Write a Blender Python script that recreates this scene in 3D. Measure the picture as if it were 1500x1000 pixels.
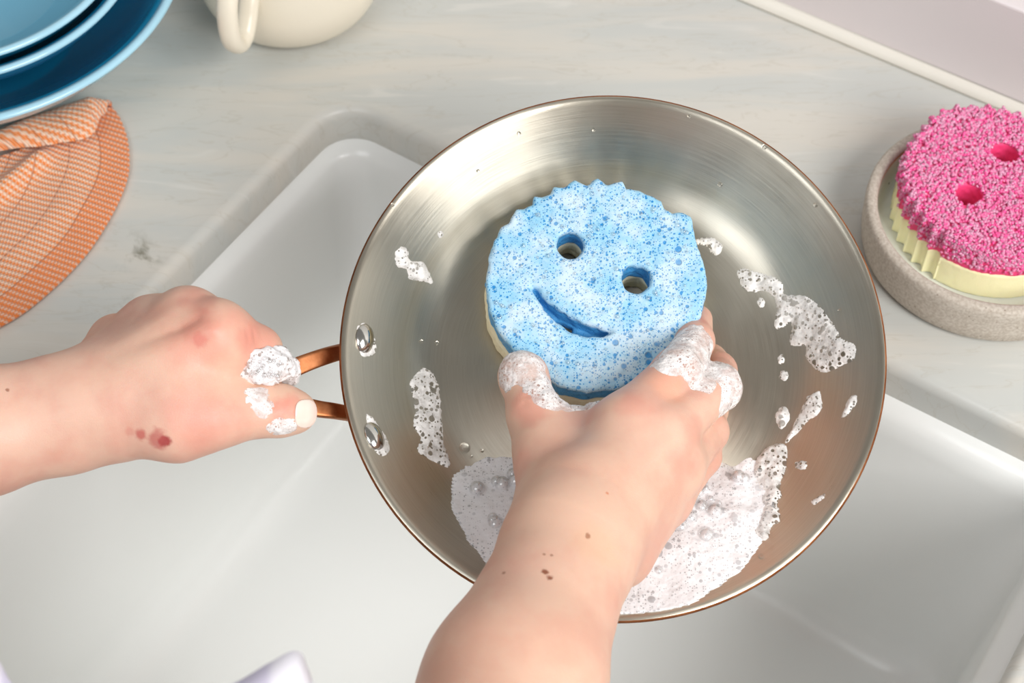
import bpy, bmesh, math, random
import numpy as np
from mathutils import Matrix, Vector

random.seed(7); rng = np.random.default_rng(7)
for o in list(bpy.data.objects): bpy.data.objects.remove(o, do_unlink=True)
scn = bpy.context.scene
COL = scn.collection

# ------------------------------------------------------------------ camera
F_PX = 2400.0; TH = math.radians(36.5); CAM_H = 0.71
cam_d = bpy.data.cameras.new('camera'); cam = bpy.data.objects.new('camera', cam_d); COL.objects.link(cam)
cam.location = (0, 0, CAM_H); cam.rotation_euler = (TH, 0, 0)
cam_d.sensor_width = 36; cam_d.lens = 36*F_PX/1500; cam_d.clip_start = 0.01
cam_d.dof.use_dof = True; cam_d.dof.focus_distance = 0.745; cam_d.dof.aperture_fstop = 14
scn.camera = cam

# ------------------------------------------------------------------ light
w = bpy.data.worlds.new('kitchen_air'); scn.world = w; w.use_nodes = True
w.node_tree.nodes['Background'].inputs[0].default_value = (1.0, 0.965, 0.92, 1)
w.node_tree.nodes['Background'].inputs[1].default_value = 0.24
def area_light(name, loc, target, size, power, color=(1, 1, 1)):
    d = bpy.data.lights.new(name, 'AREA'); d.shape = 'RECTANGLE'; d.size, d.size_y = size
    d.energy = power; d.color = color
    o = bpy.data.objects.new(name, d); COL.objects.link(o); o.location = loc
    o.rotation_euler = (Vector(target)-Vector(loc)).to_track_quat('-Z', 'Y').to_euler()
    return o
area_light('window_daylight', (1.25, -1.15, 1.75), (0.0, 0.45, -0.05), (1.3, 1.3), 68, (1, 0.985, 0.965))
area_light('front_left_fill', (-0.95, -1.0, 2.3), (0.0, 0.45, -0.1), (1.3, 1.3), 19, (0.95, 0.975, 1.0))  # unseen fill lamp added at front left to brighten the sink
vs = scn.view_settings
vs.view_transform = 'Standard'; vs.look = 'None'; vs.gamma = 1; vs.use_curve_mapping = False; vs.exposure = 0.0

# ------------------------------------------------------------------ geometry helpers
CO = np.array([0, 0, CAM_H]); RT = np.array([1., 0, 0])
UP = np.array([0, math.cos(TH), math.sin(TH)]); FW = np.array([0, math.sin(TH), -math.cos(TH)])
def ray(x, y): return FW + RT*(x-750)/F_PX + UP*(500-y)/F_PX
def D(x, y, d): return CO + ray(x, y)*d              # a sight line followed to a distance
def Z(x, y, z): r = ray(x, y); return CO + r*((z-CAM_H)/r[2])   # ... to a height
YAW = math.radians(-33)
LD = np.array([math.cos(YAW), math.sin(YAW), 0]); BD = np.array([-math.sin(YAW), math.cos(YAW), 0])
def LB(l, b, z): return LD*l + BD*b + np.array([0, 0, z])       # along the wall / toward the wall / up

def new_mesh(name, verts, faces, mat=None, smooth=True, parent=None, uvs=None):
    me = bpy.data.meshes.new(name)
    verts = np.asarray(verts, dtype=np.float64)
    if isinstance(faces, np.ndarray):
        k = faces.shape[1]
        me.vertices.add(len(verts)); me.vertices.foreach_set('co', verts.ravel())
        me.loops.add(faces.size); me.loops.foreach_set('vertex_index', faces.ravel().astype(np.int32))
        me.polygons.add(len(faces))
        me.polygons.foreach_set('loop_start', np.arange(0, faces.size, k, dtype=np.int32))
        me.update(calc_edges=True); me.validate()
    else:
        me.from_pydata([tuple(v) for v in verts], [], faces); me.update()
    if smooth: me.polygons.foreach_set('use_smooth', np.ones(len(me.polygons), dtype=bool))
    if uvs is not None:
        ul = me.uv_layers.new(name='UVMap'); li = np.zeros(len(me.loops), dtype=np.int32)
        me.loops.foreach_get('vertex_index', li); ul.data.foreach_set('uv', np.asarray(uvs)[li].astype(np.float32).ravel())
    if mat: me.materials.append(mat)
    o = bpy.data.objects.new(name, me); COL.objects.link(o)
    if parent: o.parent = parent
    return o
def tag(o, label, cat, group=None, kind=None):
    o['label'] = label; o['category'] = cat
    if group: o['group'] = group
    if kind: o['kind'] = kind
    return o
def struct(o): o['kind'] = 'structure'; return o
def empty(name, loc=(0, 0, 0), mat=None):
    o = bpy.data.objects.new(name, None); COL.objects.link(o); o.empty_display_size = 0.02
    if mat is not None: o.matrix_world = mat
    else: o.location = loc
    return o
def lathe(prof, n=96, closed=False):
    prof = np.asarray(prof, float); m = len(prof)
    a = np.linspace(0, 2*np.pi, n, endpoint=False)
    v = np.stack([prof[None, :, 0]*np.cos(a)[:, None], prof[None, :, 0]*np.sin(a)[:, None],
                  np.repeat(prof[None, :, 1], n, 0)], -1).reshape(-1, 3)
    f = []
    for i in range(n):
        j = (i+1) % n
        for k in range(m-1 if not closed else m):
            l = (k+1) % m
            f.append((i*m+k, j*m+k, j*m+l, i*m+l))
    return v, np.array(f)
def grid_faces(nu, nv, off=0):
    i, j = np.meshgrid(np.arange(nu-1), np.arange(nv-1), indexing='ij')
    a = (i*nv+j).ravel()+off
    return np.stack([a, a+nv, a+nv+1, a+1], -1)
def smooth_pts(p, n):
    """Catmull-Rom through points, n samples in all."""
    p = np.asarray(p, float); q = np.vstack([2*p[0]-p[1], p, 2*p[-1]-p[-2]])
    t = np.linspace(0, len(p)-1-1e-9, n); i = t.astype(int); u = (t-i)[:, None]
    a, b, c, d = q[i], q[i+1], q[i+2], q[i+3]
    return 0.5*(2*b+(c-a)*u+(2*a-5*b+4*c-d)*u*u+(3*b-a-3*c+d)*u**3)
def sweep(path, half_w, half_t, side, n=16, power=3.0):
    """A bar of rounded-rectangle section along path; side = direction of its width."""
    path = np.asarray(path, float); m = len(path)
    hw = np.broadcast_to(half_w, m); ht = np.broadcast_to(half_t, m)
    tan = np.gradient(path, axis=0); tan /= np.linalg.norm(tan, axis=1)[:, None]
    s = np.broadcast_to(side, (m, 3)); s = s-tan*(s*tan).sum(1)[:, None]; s /= np.linalg.norm(s, axis=1)[:, None]
    b = np.cross(tan, s); a = np.linspace(0, 2*np.pi, n, endpoint=False)
    ca = np.sign(np.cos(a))*np.abs(np.cos(a))**(2/power); sa = np.sign(np.sin(a))*np.abs(np.sin(a))**(2/power)
    v = path[:, None]+s[:, None]*(hw[:, None]*ca)[..., None]+b[:, None]*(ht[:, None]*sa)[..., None]
    f = []
    for i in range(m-1):
        for k in range(n):
            l = (k+1) % n; f.append((i*n+k, i*n+l, (i+1)*n+l, (i+1)*n+k))
    f.append(tuple(range(n-1, -1, -1))); f.append(tuple(range((m-1)*n, m*n)))
    return v.reshape(-1, 3), f

# ---- value noise and distance fields, meshed with surface nets
_H = rng.random((64, 64, 64))
def vnoise(p, scale):
    q = np.asarray(p)*scale; i = np.floor(q).astype(int); f = q-i; f = f*f*(3-2*f); i &= 63; j = (i+1) & 63
    x0, y0, z0 = i[..., 0], i[..., 1], i[..., 2]; x1, y1, z1 = j[..., 0], j[..., 1], j[..., 2]
    fx, fy, fz = f[..., 0], f[..., 1], f[..., 2]
    def l(a, b, t): return a+(b-a)*t
    return l(l(l(_H[x0, y0, z0], _H[x1, y0, z0], fx), l(_H[x0, y1, z0], _H[x1, y1, z0], fx), fy),
             l(l(_H[x0, y0, z1], _H[x1, y0, z1], fx), l(_H[x0, y1, z1], _H[x1, y1, z1], fx), fy), fz)*2-1
def smin(a, b, k):
    h = np.clip(0.5+0.5*(b-a)/k, 0, 1); return b+(a-b)*h-k*h*(1-h)
def cone(p, a, b, ra, rb, flat=None, s=1.0):
    a = np.asarray(a); b = np.asarray(b); ab = b-a
    t = np.clip(((p-a)@ab)/(ab@ab+1e-12), 0, 1); q = p-(a+t[..., None]*ab)
    if flat is not None: q = q+((s-1)*(q@flat))[..., None]*flat
    return np.sqrt((q*q).sum(-1))-(ra+t*(rb-ra))
def surfnet(f, lo, h):
    s = f < 0
    c = np.zeros(tuple(np.array(f.shape)-1), np.int8)
    for i in (0, 1):
        for j in (0, 1):
            for k in (0, 1): c += s[i:s.shape[0]-1+i, j:s.shape[1]-1+j, k:s.shape[2]-1+k]
    idx = np.argwhere((c > 0) & (c < 8)); ids = -np.ones(c.shape, np.int64); ids[tuple(idx.T)] = np.arange(len(idx))
    acc = np.zeros((len(idx), 3)); cnt = np.zeros(len(idx))
    cs = [(i, j, k) for i in (0, 1) for j in (0, 1) for k in (0, 1)]
    for a in cs:
        for ax in range(3):
            if a[ax]: continue
            b = list(a); b[ax] = 1
            ia = idx+np.array(a); ib = idx+np.array(b); fa = f[tuple(ia.T)]; fb = f[tuple(ib.T)]
            m = (fa < 0) != (fb < 0); t = fa[m]/(fa[m]-fb[m])
            acc[m] += ia[m]+t[:, None]*(ib[m]-ia[m]); cnt[m] += 1
    v = lo+h*acc/cnt[:, None]; faces = []
    for ax in range(3):
        sl0 = [slice(None)]*3; sl1 = [slice(None)]*3; sl0[ax] = slice(0, -1); sl1[ax] = slice(1, None)
        d = s[tuple(sl0)] != s[tuple(sl1)]; e = np.argwhere(d); inside = s[tuple(sl0)][d]
        b, cx = (ax+1) % 3, (ax+2) % 3
        ok = (e[:, b] > 0) & (e[:, cx] > 0) & (e[:, b] < c.shape[b]) & (e[:, cx] < c.shape[cx]); e = e[ok]; inside = inside[ok]
        def cell(db, dc): q = e.copy(); q[:, b] += db; q[:, cx] += dc; return ids[tuple(q.T)]
        q = np.stack([cell(-1, -1), cell(0, -1), cell(0, 0), cell(-1, 0)], -1)
        q[~inside] = q[~inside][:, ::-1]; faces.append(q)
    fc = np.concatenate(faces); return v, fc[(fc >= 0).all(1)]
def sdf_mesh(fn, lo, hi, h, axes=None, B=6):
    """Mesh the zero set of fn; lo..hi in the frame given by axes (rows), fn takes world points."""
    lo = np.asarray(lo, float); n = (np.ceil((np.asarray(hi)-lo)/h/B).astype(int)+1)*B
    A = np.eye(3) if axes is None else np.asarray(axes)
    nb = n//B
    g = np.stack(np.meshgrid(*[np.arange(k) for k in nb], indexing='ij'), -1)
    ctr = (lo+h*(g*B+(B-1)/2))@A
    fcn = fn(ctr.reshape(-1, 3)).reshape(nb)
    act = np.argwhere(np.abs(fcn) < h*B*1.6)
    f = np.repeat(np.repeat(np.repeat(np.where(fcn < 0, -1., 1.), B, 0), B, 1), B, 2)
    loc = np.stack(np.meshgrid(*[np.arange(B)]*3, indexing='ij'), -1).reshape(-1, 3)
    for c0 in range(0, len(act), 1500):
        ii = (act[c0:c0+1500, None]*B+loc[None]).reshape(-1, 3)
        f[tuple(ii.T)] = fn((lo+h*ii)@A)
    v, fc = surfnet(f, lo, h); return v@A, fc
def poly_sdf(px, py, poly):
    poly = np.asarray(poly); d = np.full(px.shape, 1e9); ins = np.zeros(px.shape, bool); n = len(poly)
    for i in range(n):
        a, b = poly[i], poly[(i+1) % n]; e = b-a; wx, wy = px-a[0], py-a[1]
        t = np.clip((wx*e[0]+wy*e[1])/(e@e+1e-12), 0, 1); d = np.minimum(d, np.hypot(wx-e[0]*t, wy-e[1]*t))
        cr = ((a[1] <= py) != (b[1] <= py))
        xi = a[0]+(py-a[1])/(b[1]-a[1]+1e-15)*e[0]; ins ^= cr & (px < xi)
    return np.where(ins, -d, d)
_ico = None
def ico(sub=1):
    bm = bmesh.new(); bmesh.ops.create_icosphere(bm, subdivisions=sub, radius=1)
    v = np.array([x.co[:] for x in bm.verts]); f = np.array([[q.index for q in t.verts] for t in bm.faces]); bm.free(); return v, f
def many(shape, centers, scales, rots=None):
    v, f = shape; n = len(centers); V = np.repeat(v[None], n, 0)*np.asarray(scales).reshape(n, 1, -1)
    if rots is not None: V = np.einsum('nij,nkj->nki', rots, V)
    V = V+np.asarray(centers)[:, None]
    return V.reshape(-1, 3), (f[None]+(np.arange(n)*len(v))[:, None, None]).reshape(-1, f.shape[1])
def rand_rot(n):
    q = rng.normal(size=(n, 4)); q /= np.linalg.norm(q, axis=1)[:, None]; a, b, c, d = q.T
    return np.stack([np.stack([1-2*(c*c+d*d), 2*(b*c-a*d), 2*(b*d+a*c)], -1), np.stack([2*(b*c+a*d), 1-2*(b*b+d*d), 2*(c*d-a*b)], -1),
                     np.stack([2*(b*d-a*c), 2*(c*d+a*b), 1-2*(b*b+c*c)], -1)], 1)

# ------------------------------------------------------------------ material helpers
def srgb(r, g, b):
    f = lambda c: ((c/255+0.055)/1.055)**2.4 if c > 10 else c/255/12.92
    return (f(r), f(g), f(b), 1)
class M:
    def __init__(s, name, color=(0.8, 0.8, 0.8, 1), rough=0.5, metal=0.0, **kw):
        s.m = bpy.data.materials.new(name); s.m.use_nodes = True; s.t = s.m.node_tree
        s.b = s.t.nodes['Principled BSDF']; s.out = s.t.nodes['Material Output']
        s.set('Base Color', color); s.set('Roughness', rough); s.set('Metallic', metal)
        for k, v in kw.items(): s.set(k.replace('_', ' '), v)
        s.tc = s.t.nodes.new('ShaderNodeTexCoord')
    def set(s, k, v):
        if isinstance(v, bpy.types.NodeSocket): s.t.links.new(v, s.b.inputs[k])
        else: s.b.inputs[k].default_value = v
    def n(s, kind, props=None, **ins):
        x = s.t.nodes.new(kind)
        for k, v in (props or {}).items(): setattr(x, k, v)
        for k, v in ins.items():
            key = int(k[1:]) if k[0] == 'i' and k[1:].isdigit() else k.replace('_', ' ')
            if isinstance(v, bpy.types.NodeSocket): s.t.links.new(v, x.inputs[key])
            else: x.inputs[key].default_value = v
        return x
    def math(s, op, a, b=0.0, c=0.0, clamp=False): return s.n('ShaderNodeMath', {'operation': op, 'use_clamp': clamp}, i0=a, i1=b, i2=c).outputs[0]
    def noise(s, vec, scale, detail=3.0, rough=0.5, dist=0.0): return s.n('ShaderNodeTexNoise', None, Vector=vec, Scale=scale, Detail=detail, Roughness=rough, Distortion=dist).outputs[0]
    def vor(s, vec, scale, feature='F1', rnd=1.0): return s.n('ShaderNodeTexVoronoi', {'feature': feature}, Vector=vec, Scale=scale, Randomness=rnd)
    def ramp(s, x, a, b): return s.n('ShaderNodeMapRange', {'interpolation_type': 'SMOOTHSTEP'}, Value=x, From_Min=a, From_Max=b).outputs[0]
    def mix(s, f, a, b):
        x = s.n('ShaderNodeMix', {'data_type': 'RGBA'}); 
        for k, v in ((0, f), (6, a), (7, b)):
            if isinstance(v, bpy.types.NodeSocket): s.t.links.new(v, x.inputs[k])
            else: x.inputs[k].default_value = v
        return x.outputs[2]
    def mapping(s, vec, rot=(0, 0, 0), scale=(1, 1, 1), loc=(0, 0, 0)): return s.n('ShaderNodeMapping', None, Vector=vec, Rotation=rot, Scale=scale, Location=loc).outputs[0]
    def bump(s, h, strength=0.3, dist=0.001): s.set('Normal', s.n('ShaderNodeBump', None, Height=h, Strength=strength, Distance=dist).outputs[0])
    @property
    def obj(s): return s.tc.outputs['Object']

# marble worktop
mm = M('marble', rough=0.32); g = mm.n('ShaderNodeNewGeometry').outputs['Position']
v1 = mm.mapping(g, rot=(0, 0, math.radians(24)), scale=(1.0, 5.5, 2))
n1 = mm.noise(v1, 5, 5, 0.55, 0.6); n2 = mm.noise(v1, 13, 4, 0.5, 1.2); n3 = mm.noise(g, 16, 6, 0.65, 1.5)
c = mm.mix(mm.ramp(n1, 0.35, 0.68), srgb(201, 203, 199), srgb(214, 210, 201))
c = mm.mix(mm.math('MULTIPLY', mm.ramp(n2, 0.60, 0.74), 0.45), c, srgb(226, 224, 218))
ve = mm.math('SUBTRACT', 1.0, mm.ramp(mm.math('ABSOLUTE', mm.math('SUBTRACT', n2, 0.47)), 0.0, 0.018))
c = mm.mix(mm.math('MULTIPLY', ve, 0.22), c, srgb(178, 170, 152))
def blot(m, p, r):
    d = m.n('ShaderNodeVectorMath', {'operation': 'DISTANCE'}, i0=g, i1=tuple(p)).outputs['Value']; return m.math('SUBTRACT', 1.0, m.ramp(d, 0.0, r))
bl = mm.math('ADD', mm.math('ADD', blot(mm, Z(208, 370, 0), 0.022), blot(mm, Z(165, 350, 0), 0.016)), blot(mm, Z(160, 440, 0), 0.018))
c = mm.mix(mm.math('MULTIPLY', mm.math('MULTIPLY', bl, mm.ramp(n3, 0.46, 0.60)), 0.9), c, srgb(112, 108, 88))
mm.set('Base Color', c); MARBLE = mm.m
m = M('porcelain', srgb(240, 242, 240), 0.22); PORC = m.m
m = M('backsplash_glaze', srgb(226, 218, 219), 0.3); SPLASH = m.m
m = M('caulk', srgb(232, 228, 218), 0.5); CAULK = m.m
m = M('wall_paint', srgb(235, 233, 230), 0.7); PAINT = m.m

# ------------------------------------------------------------------ room: counter, sink, backsplash, wall
def rrect(l0, l1, b0, b1, r, n=10):
    p = []
    for cx, cy, a0 in ((l1-r, b1-r, 0), (l0+r, b1-r, 90), (l0+r, b0+r, 180), (l1-r, b0+r, 270)):
        for k in range(n+1):
            a = math.radians(a0+90*k/n); p.append((cx+r*math.cos(a), cy+r*math.sin(a)))
    return p
SL0, SL1, SB0, SB1 = -0.472, 0.013, 0.13, 0.537
def rings(defs, n=10):
    v = []; 
    for (off, z, r) in defs: v += [LB(l, b, z) for l, b in rrect(SL0+off, SL1-off, SB0+off, SB1-off, r, n)]
    m = 4*(n+1); f = []
    for k in range(len(defs)-1):
        for i in range(m): f.append((k*m+i, k*m+(i+1) % m, (k+1)*m+(i+1) % m, (k+1)*m+i))
    return v, f, m
R = 0.007; defs = [(-R+R*math.sin(a), -R+R*math.cos(a), 0.031-R*math.sin(a)) for a in np.linspace(0, math.pi/2, 8)]
defs += [(0, -0.020, 0.024), (0.0, -0.026, 0.024), (-0.002, -0.029, 0.026), (-0.03, -0.029, 0.05)]
v, f, m_ = rings(defs)
bm = bmesh.new(); bv = [bm.verts.new(x) for x in v]
for q in f: bm.faces.new([bv[i] for i in q])
e_in = [bm.edges.get((bv[i], bv[(i+1) % m_])) for i in range(m_)]
oc = [bm.verts.new(LB(l, b, 0)) for l, b in ((-1.2, -0.02), (0.75, -0.02), (0.75, 0.748), (-1.2, 0.748))]
e_o = [bm.edges.new((oc[i], oc[(i+1) % 4])) for i in range(4)]
bmesh.ops.triangle_fill(bm, edges=e_in+e_o, use_beauty=True)
ob = [bm.verts.new(x.co-Vector((0, 0, 0.029))) for x in oc]
for i in range(4): bm.faces.new((oc[i], oc[(i+1) % 4], ob[(i+1) % 4], ob[i]))
bmesh.ops.recalc_face_normals(bm, faces=bm.faces[:])
me = bpy.data.meshes.new('countertop'); bm.to_mesh(me); bm.free(); me.materials.append(MARBLE)
for p in me.polygons: p.use_smooth = len(p.vertices) == 4
ct = bpy.data.objects.new('countertop', me); COL.objects.link(ct); struct(ct)
tag(ct, 'pale veined marble countertop around the white sink', 'countertop')

fl = -0.25; d2 = [(-0.02, -0.030, 0.05), (-0.004, -0.0315, 0.028), (0.0018, -0.0335, 0.0255), (0.0030, -0.0350, 0.026), (0.0040, -0.045, 0.028), (0.011, fl+0.045, 0.036)]
d2 += [(0.0125+0.038*(1-math.cos(a)), fl+0.038*(1-math.sin(a)), 0.036-0.006*a) for a in np.linspace(0.15, math.pi/2, 8)]
d2 += [(0.12, fl-0.002, 0.02), (0.18, fl-0.004, 0.01)]
v, f, m_ = rings(d2); f.append(tuple(range(len(v)-m_, len(v))))
so = new_mesh('sink_basin', v, f, PORC); so.modifiers.new('solid', 'SOLIDIFY').thickness = -0.008
tag(so, 'white porcelain undermount sink basin below the pan', 'sink'); struct(so)

v, f, m_ = rings([(-0.015, -0.0288, 0.04), (0.0016, -0.0265, 0.024), (0.0022, -0.0340, 0.024), (-0.015, -0.0318, 0.04)])
m = M('aged_sealant', srgb(150, 134, 104), 0.6); sl_ = new_mesh('trim_3', v, f, m.m); tag(sl_, 'brownish sealant line between countertop and sink', 'trim'); struct(sl_)
def lb_box(name, l0, l1, b0, b1, z0, z1, mat, bev=0.0):
    bm = bmesh.new(); vv = [bm.verts.new(LB(l, b, z)) for z in (z0, z1) for l, b in ((l0, b0), (l1, b0), (l1, b1), (l0, b1))]
    for q in ((3, 2, 1, 0), (4, 5, 6, 7), (0, 1, 5, 4), (1, 2, 6, 5), (2, 3, 7, 6), (3, 0, 4, 7)): bm.faces.new([vv[i] for i in q])
    if bev: bmesh.ops.bevel(bm, geom=bm.edges[:], offset=bev, segments=3, affect='EDGES', profile=0.5)
    me = bpy.data.meshes.new(name); bm.to_mesh(me); bm.free(); me.materials.append(mat)
    o = bpy.data.objects.new(name, me); COL.objects.link(o); return o
rr = ray(1482, 9); t_ = (0.752-CO@BD)/(rr@BD); z_top = float((CO+rr*t_)[2])
bs = struct(lb_box('trim_1', -1.2, 0.75, 0.752, 0.772, 0.0, z_top, SPLASH, 0.002)); tag(bs, 'low pale pinkish backsplash slab along the wall', 'backsplash')
wl = struct(lb_box('wall_back', -1.2, 0.75, 0.772, 0.80, 0.0, 0.9, PAINT)); tag(wl, 'white painted wall above the backsplash', 'wall')
a = np.linspace(0, math.pi/2, 7); pr = [(0.752, 0.0)]+[(0.752-0.0065*math.cos(x), 0.0003+0.0065*math.sin(x)) for x in a]+[(0.752, 0.0068)]
v = [LB(l, b, z) for l in (-1.2, 0.75) for b, z in pr]; k = len(pr)
cb = struct(new_mesh('trim_2', v, [(i, i+1, k+i+1, k+i) for i in range(k-1)]+[tuple(range(k)), tuple(range(2*k-1, k-1, -1))], CAULK))
tag(cb, 'thin cream bead where the countertop meets the backsplash', 'trim')

# ------------------------------------------------------------------ the pan
TILT = math.radians(20.5)
PN = np.array([0, -math.sin(TILT), math.cos(TILT)]); PU = np.array([1., 0, 0]); PV = np.cross(PN, PU)
RIM = 0.0325; PO = D(898, 507, 0.742)-PN*RIM
PMAT = Matrix((( PU[0], PV[0], PN[0], PO[0]), (PU[1], PV[1], PN[1], PO[1]), (PU[2], PV[2], PN[2], PO[2]), (0, 0, 0, 1)))
def to_pan(p): q = np.asarray(p)-PO; return np.stack([q@PU, q@PV, q@PN], -1)
def from_pan(q): q = np.asarray(q); return PO+q[..., 0:1]*PU+q[..., 1:2]*PV+q[..., 2:3]*PN
WA = math.radians(44)
inner = [(0.0001, 0), (0.03, 0), (0.06, 0), (0.076, 0)]+[(0.076+0.030*math.sin(x), 0.030*(1-math.cos(x))) for x in np.linspace(0.1, WA, 10)]
r0, z0 = inner[-1]; r1 = 0.1195; z1 = z0+(r1-r0)*math.tan(WA)
inner += [(r0+(r1-r0)*t, z0+(z1-z0)*t) for t in (0.33, 0.66, 1)]
inner += [(0.1204, z1+0.0008), (0.1213, z1+0.0013), (0.1224, z1+0.0016), (0.1232, z1+0.0014)]
RIM_Z = inner[-1][1]
ir = np.array([p[0] for p in inner]); iz = np.array([p[1] for p in inner])
def prof(r): return np.interp(r, ir, iz)
def prof_slope(r): return (prof(r+0.0004)-prof(r-0.0004))/0.0008
def on_pan(x, y):
    """where a sight line meets the inside of the pan, in pan coordinates"""
    o = to_pan(CO); d = to_pan(CO+ray(x, y))-o
    t = np.linspace(0.60, 0.95, 6000); p = o+t[:, None]*d; r = np.hypot(p[:, 0], p[:, 1])
    k = np.argmax((p[:, 2] < prof(r)) & (r < 0.1235)); return p[k]
def pan_normal(q):
    r = math.hypot(q[0], q[1]); s = prof_slope(r); e = np.array([-s*q[0]/max(r, 1e-6), -s*q[1]/max(r, 1e-6), 1.0]); return e/np.linalg.norm(e)

ms = M('brushed_steel', srgb(206, 202, 192), 0.27, 1.0, Anisotropic=0.85, Anisotropic_Rotation=0.25)
tg = ms.n('ShaderNodeTangent', {'direction_type': 'RADIAL', 'axis': 'Z'}).outputs[0]; ms.set('Tangent', tg)
sx = ms.n('ShaderNodeSeparateXYZ', None, Vector=ms.obj); rad = ms.n('ShaderNodeVectorMath', {'operation': 'LENGTH'}, i0=ms.n('ShaderNodeCombineXYZ', None, X=sx.outputs[0], Y=sx.outputs[1]).outputs[0]).outputs['Value']
ang = ms.math('ARCTAN2', sx.outputs[1], sx.outputs[0])
cv = ms.n('ShaderNodeCombineXYZ', None, X=ms.math('MULTIPLY', rad, 2600.0), Y=ms.math('MULTIPLY', ang, 3.0), Z=ms.math('MULTIPLY', sx.outputs[2], 1500.0)).outputs[0]
br = ms.noise(cv, 1.0, 2, 0.6); br2 = ms.noise(ms.obj, 35, 4, 0.6)
ms.set('Roughness', ms.math('ADD', ms.math('MULTIPLY', br, 0.12), ms.math('ADD', ms.math('MULTIPLY', br2, 0.14), 0.19)))
ms.set('Base Color', ms.mix(br, srgb(192, 184, 168), srgb(216, 210, 196)))
ms.bump(br, 0.11, 0.0002); STEEL = ms.m
m = M('polished_steel', srgb(215, 213, 208), 0.14, 1.0); RIVET = m.m
m = M('copper', srgb(186, 112, 66), 0.3, 1.0); cn = m.noise(m.obj, 90, 4, 0.6)
m.set('Base Color', m.mix(m.ramp(cn, 0.35, 0.7), srgb(150, 92, 58), srgb(186, 124, 84))); m.set('Roughness', m.math('ADD', m.math('MULTIPLY', cn, 0.2), 0.34)); COPPER = m.m

pan = empty('frying_pan', mat=PMAT)
tag(pan, 'stainless steel frying pan with copper handle, tilted and soapy above the sink', 'frying pan')
v, f = lathe(inner, 160); new_mesh('pan_body', v, f, STEEL, parent=pan)
outer = [(0.1232, RIM_Z), (0.1240, RIM_Z-0.0004), (0.1242, RIM_Z-0.0012), (0.1233, RIM_Z-0.0019), (0.1221, RIM_Z-0.0023), (0.1212, z1-0.0012)]
outer += [(r+0.0026*math.sin(x), z-0.0026*math.cos(x)) for (r, z, x) in [(r0, z0, WA)]+[(0.076+0.030*math.sin(x), 0.030*(1-math.cos(x)), x) for x in np.linspace(WA-0.1, 0.1, 8)]]
outer += [(0.076, -0.0026), (0.05, -0.0026), (0.0001, -0.0026)]
v, f = lathe(outer, 160); new_mesh('copper_shell', v, f, COPPER, parent=pan)
PMI = PMAT.inverted()
def toloc(pts): return to_pan(np.asarray(pts))
# handle: two prongs that join into a stem under the hand
up_a = [D(503, 514, 0.762), D(478, 521, 0.753), D(452, 530, 0.748), D(428, 540, 0.745), D(408, 549, 0.744), D(380, 556, 0.742)]
lo_a = [D(513, 606, 0.757), D(490, 602, 0.750), D(462, 598, 0.746), D(432, 590, 0.744), D(408, 576, 0.743), D(380, 562, 0.742)]
stem = [D(402, 556, 0.7425), D(370, 559, 0.741), D(320, 563, 0.739), D(250, 570, 0.736), D(170, 578, 0.733), D(110, 584, 0.731), D(85, 587, 0.730)]
hd = empty('handle'); hd.parent = pan
tw = np.linspace(0, 1, 40)
v, f = sweep(smooth_pts(toloc(up_a), 40), 0.0036+0.0012*tw, 0.0020+0*tw, np.array([0.2, 1, 0.1]), 24, 5.0); new_mesh('prong', v, f, COPPER, parent=hd)
v, f = sweep(smooth_pts(toloc(lo_a), 40), 0.0034+0.0010*tw, 0.0020+0*tw, np.array([-0.2, 1, 0.1]), 24, 5.0); new_mesh('prong', v, f, COPPER, parent=hd)
v, f = sweep(smooth_pts(toloc(stem), 40), np.interp(tw, [0, .15, .6, 1], [.006, .0075, .0085, .010]), 0.0032+0*tw, np.array([0., 1, 0])); new_mesh('stem', v, f, COPPER, parent=hd)
for (x, y) in ((534, 496), (548, 639)):
    q = on_pan(x, y); nn = pan_normal(q); tq_ = np.array([-q[1], q[0], 0])/math.hypot(q[0], q[1]); bq_ = np.cross(nn, tq_); zz = Matrix(((tq_[0]*1.18, bq_[0]*0.86, nn[0], 0), (tq_[1]*1.18, bq_[1]*0.86, nn[1], 0), (tq_[2]*1.18, bq_[2]*0.86, nn[2], 0), (0, 0, 0, 1)))
    pr = [(0.0001, 0.0030), (0.0020, 0.0028), (0.0040, 0.0021), (0.0055, 0.0011), (0.0062, 0.0001), (0.0062, -0.001)]
    v, f = lathe(pr, 32); o = new_mesh('rivet', v, f[:, ::-1], RIVET, parent=pan); o.matrix_local = Matrix.Translation(Vector(q))@zz

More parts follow.
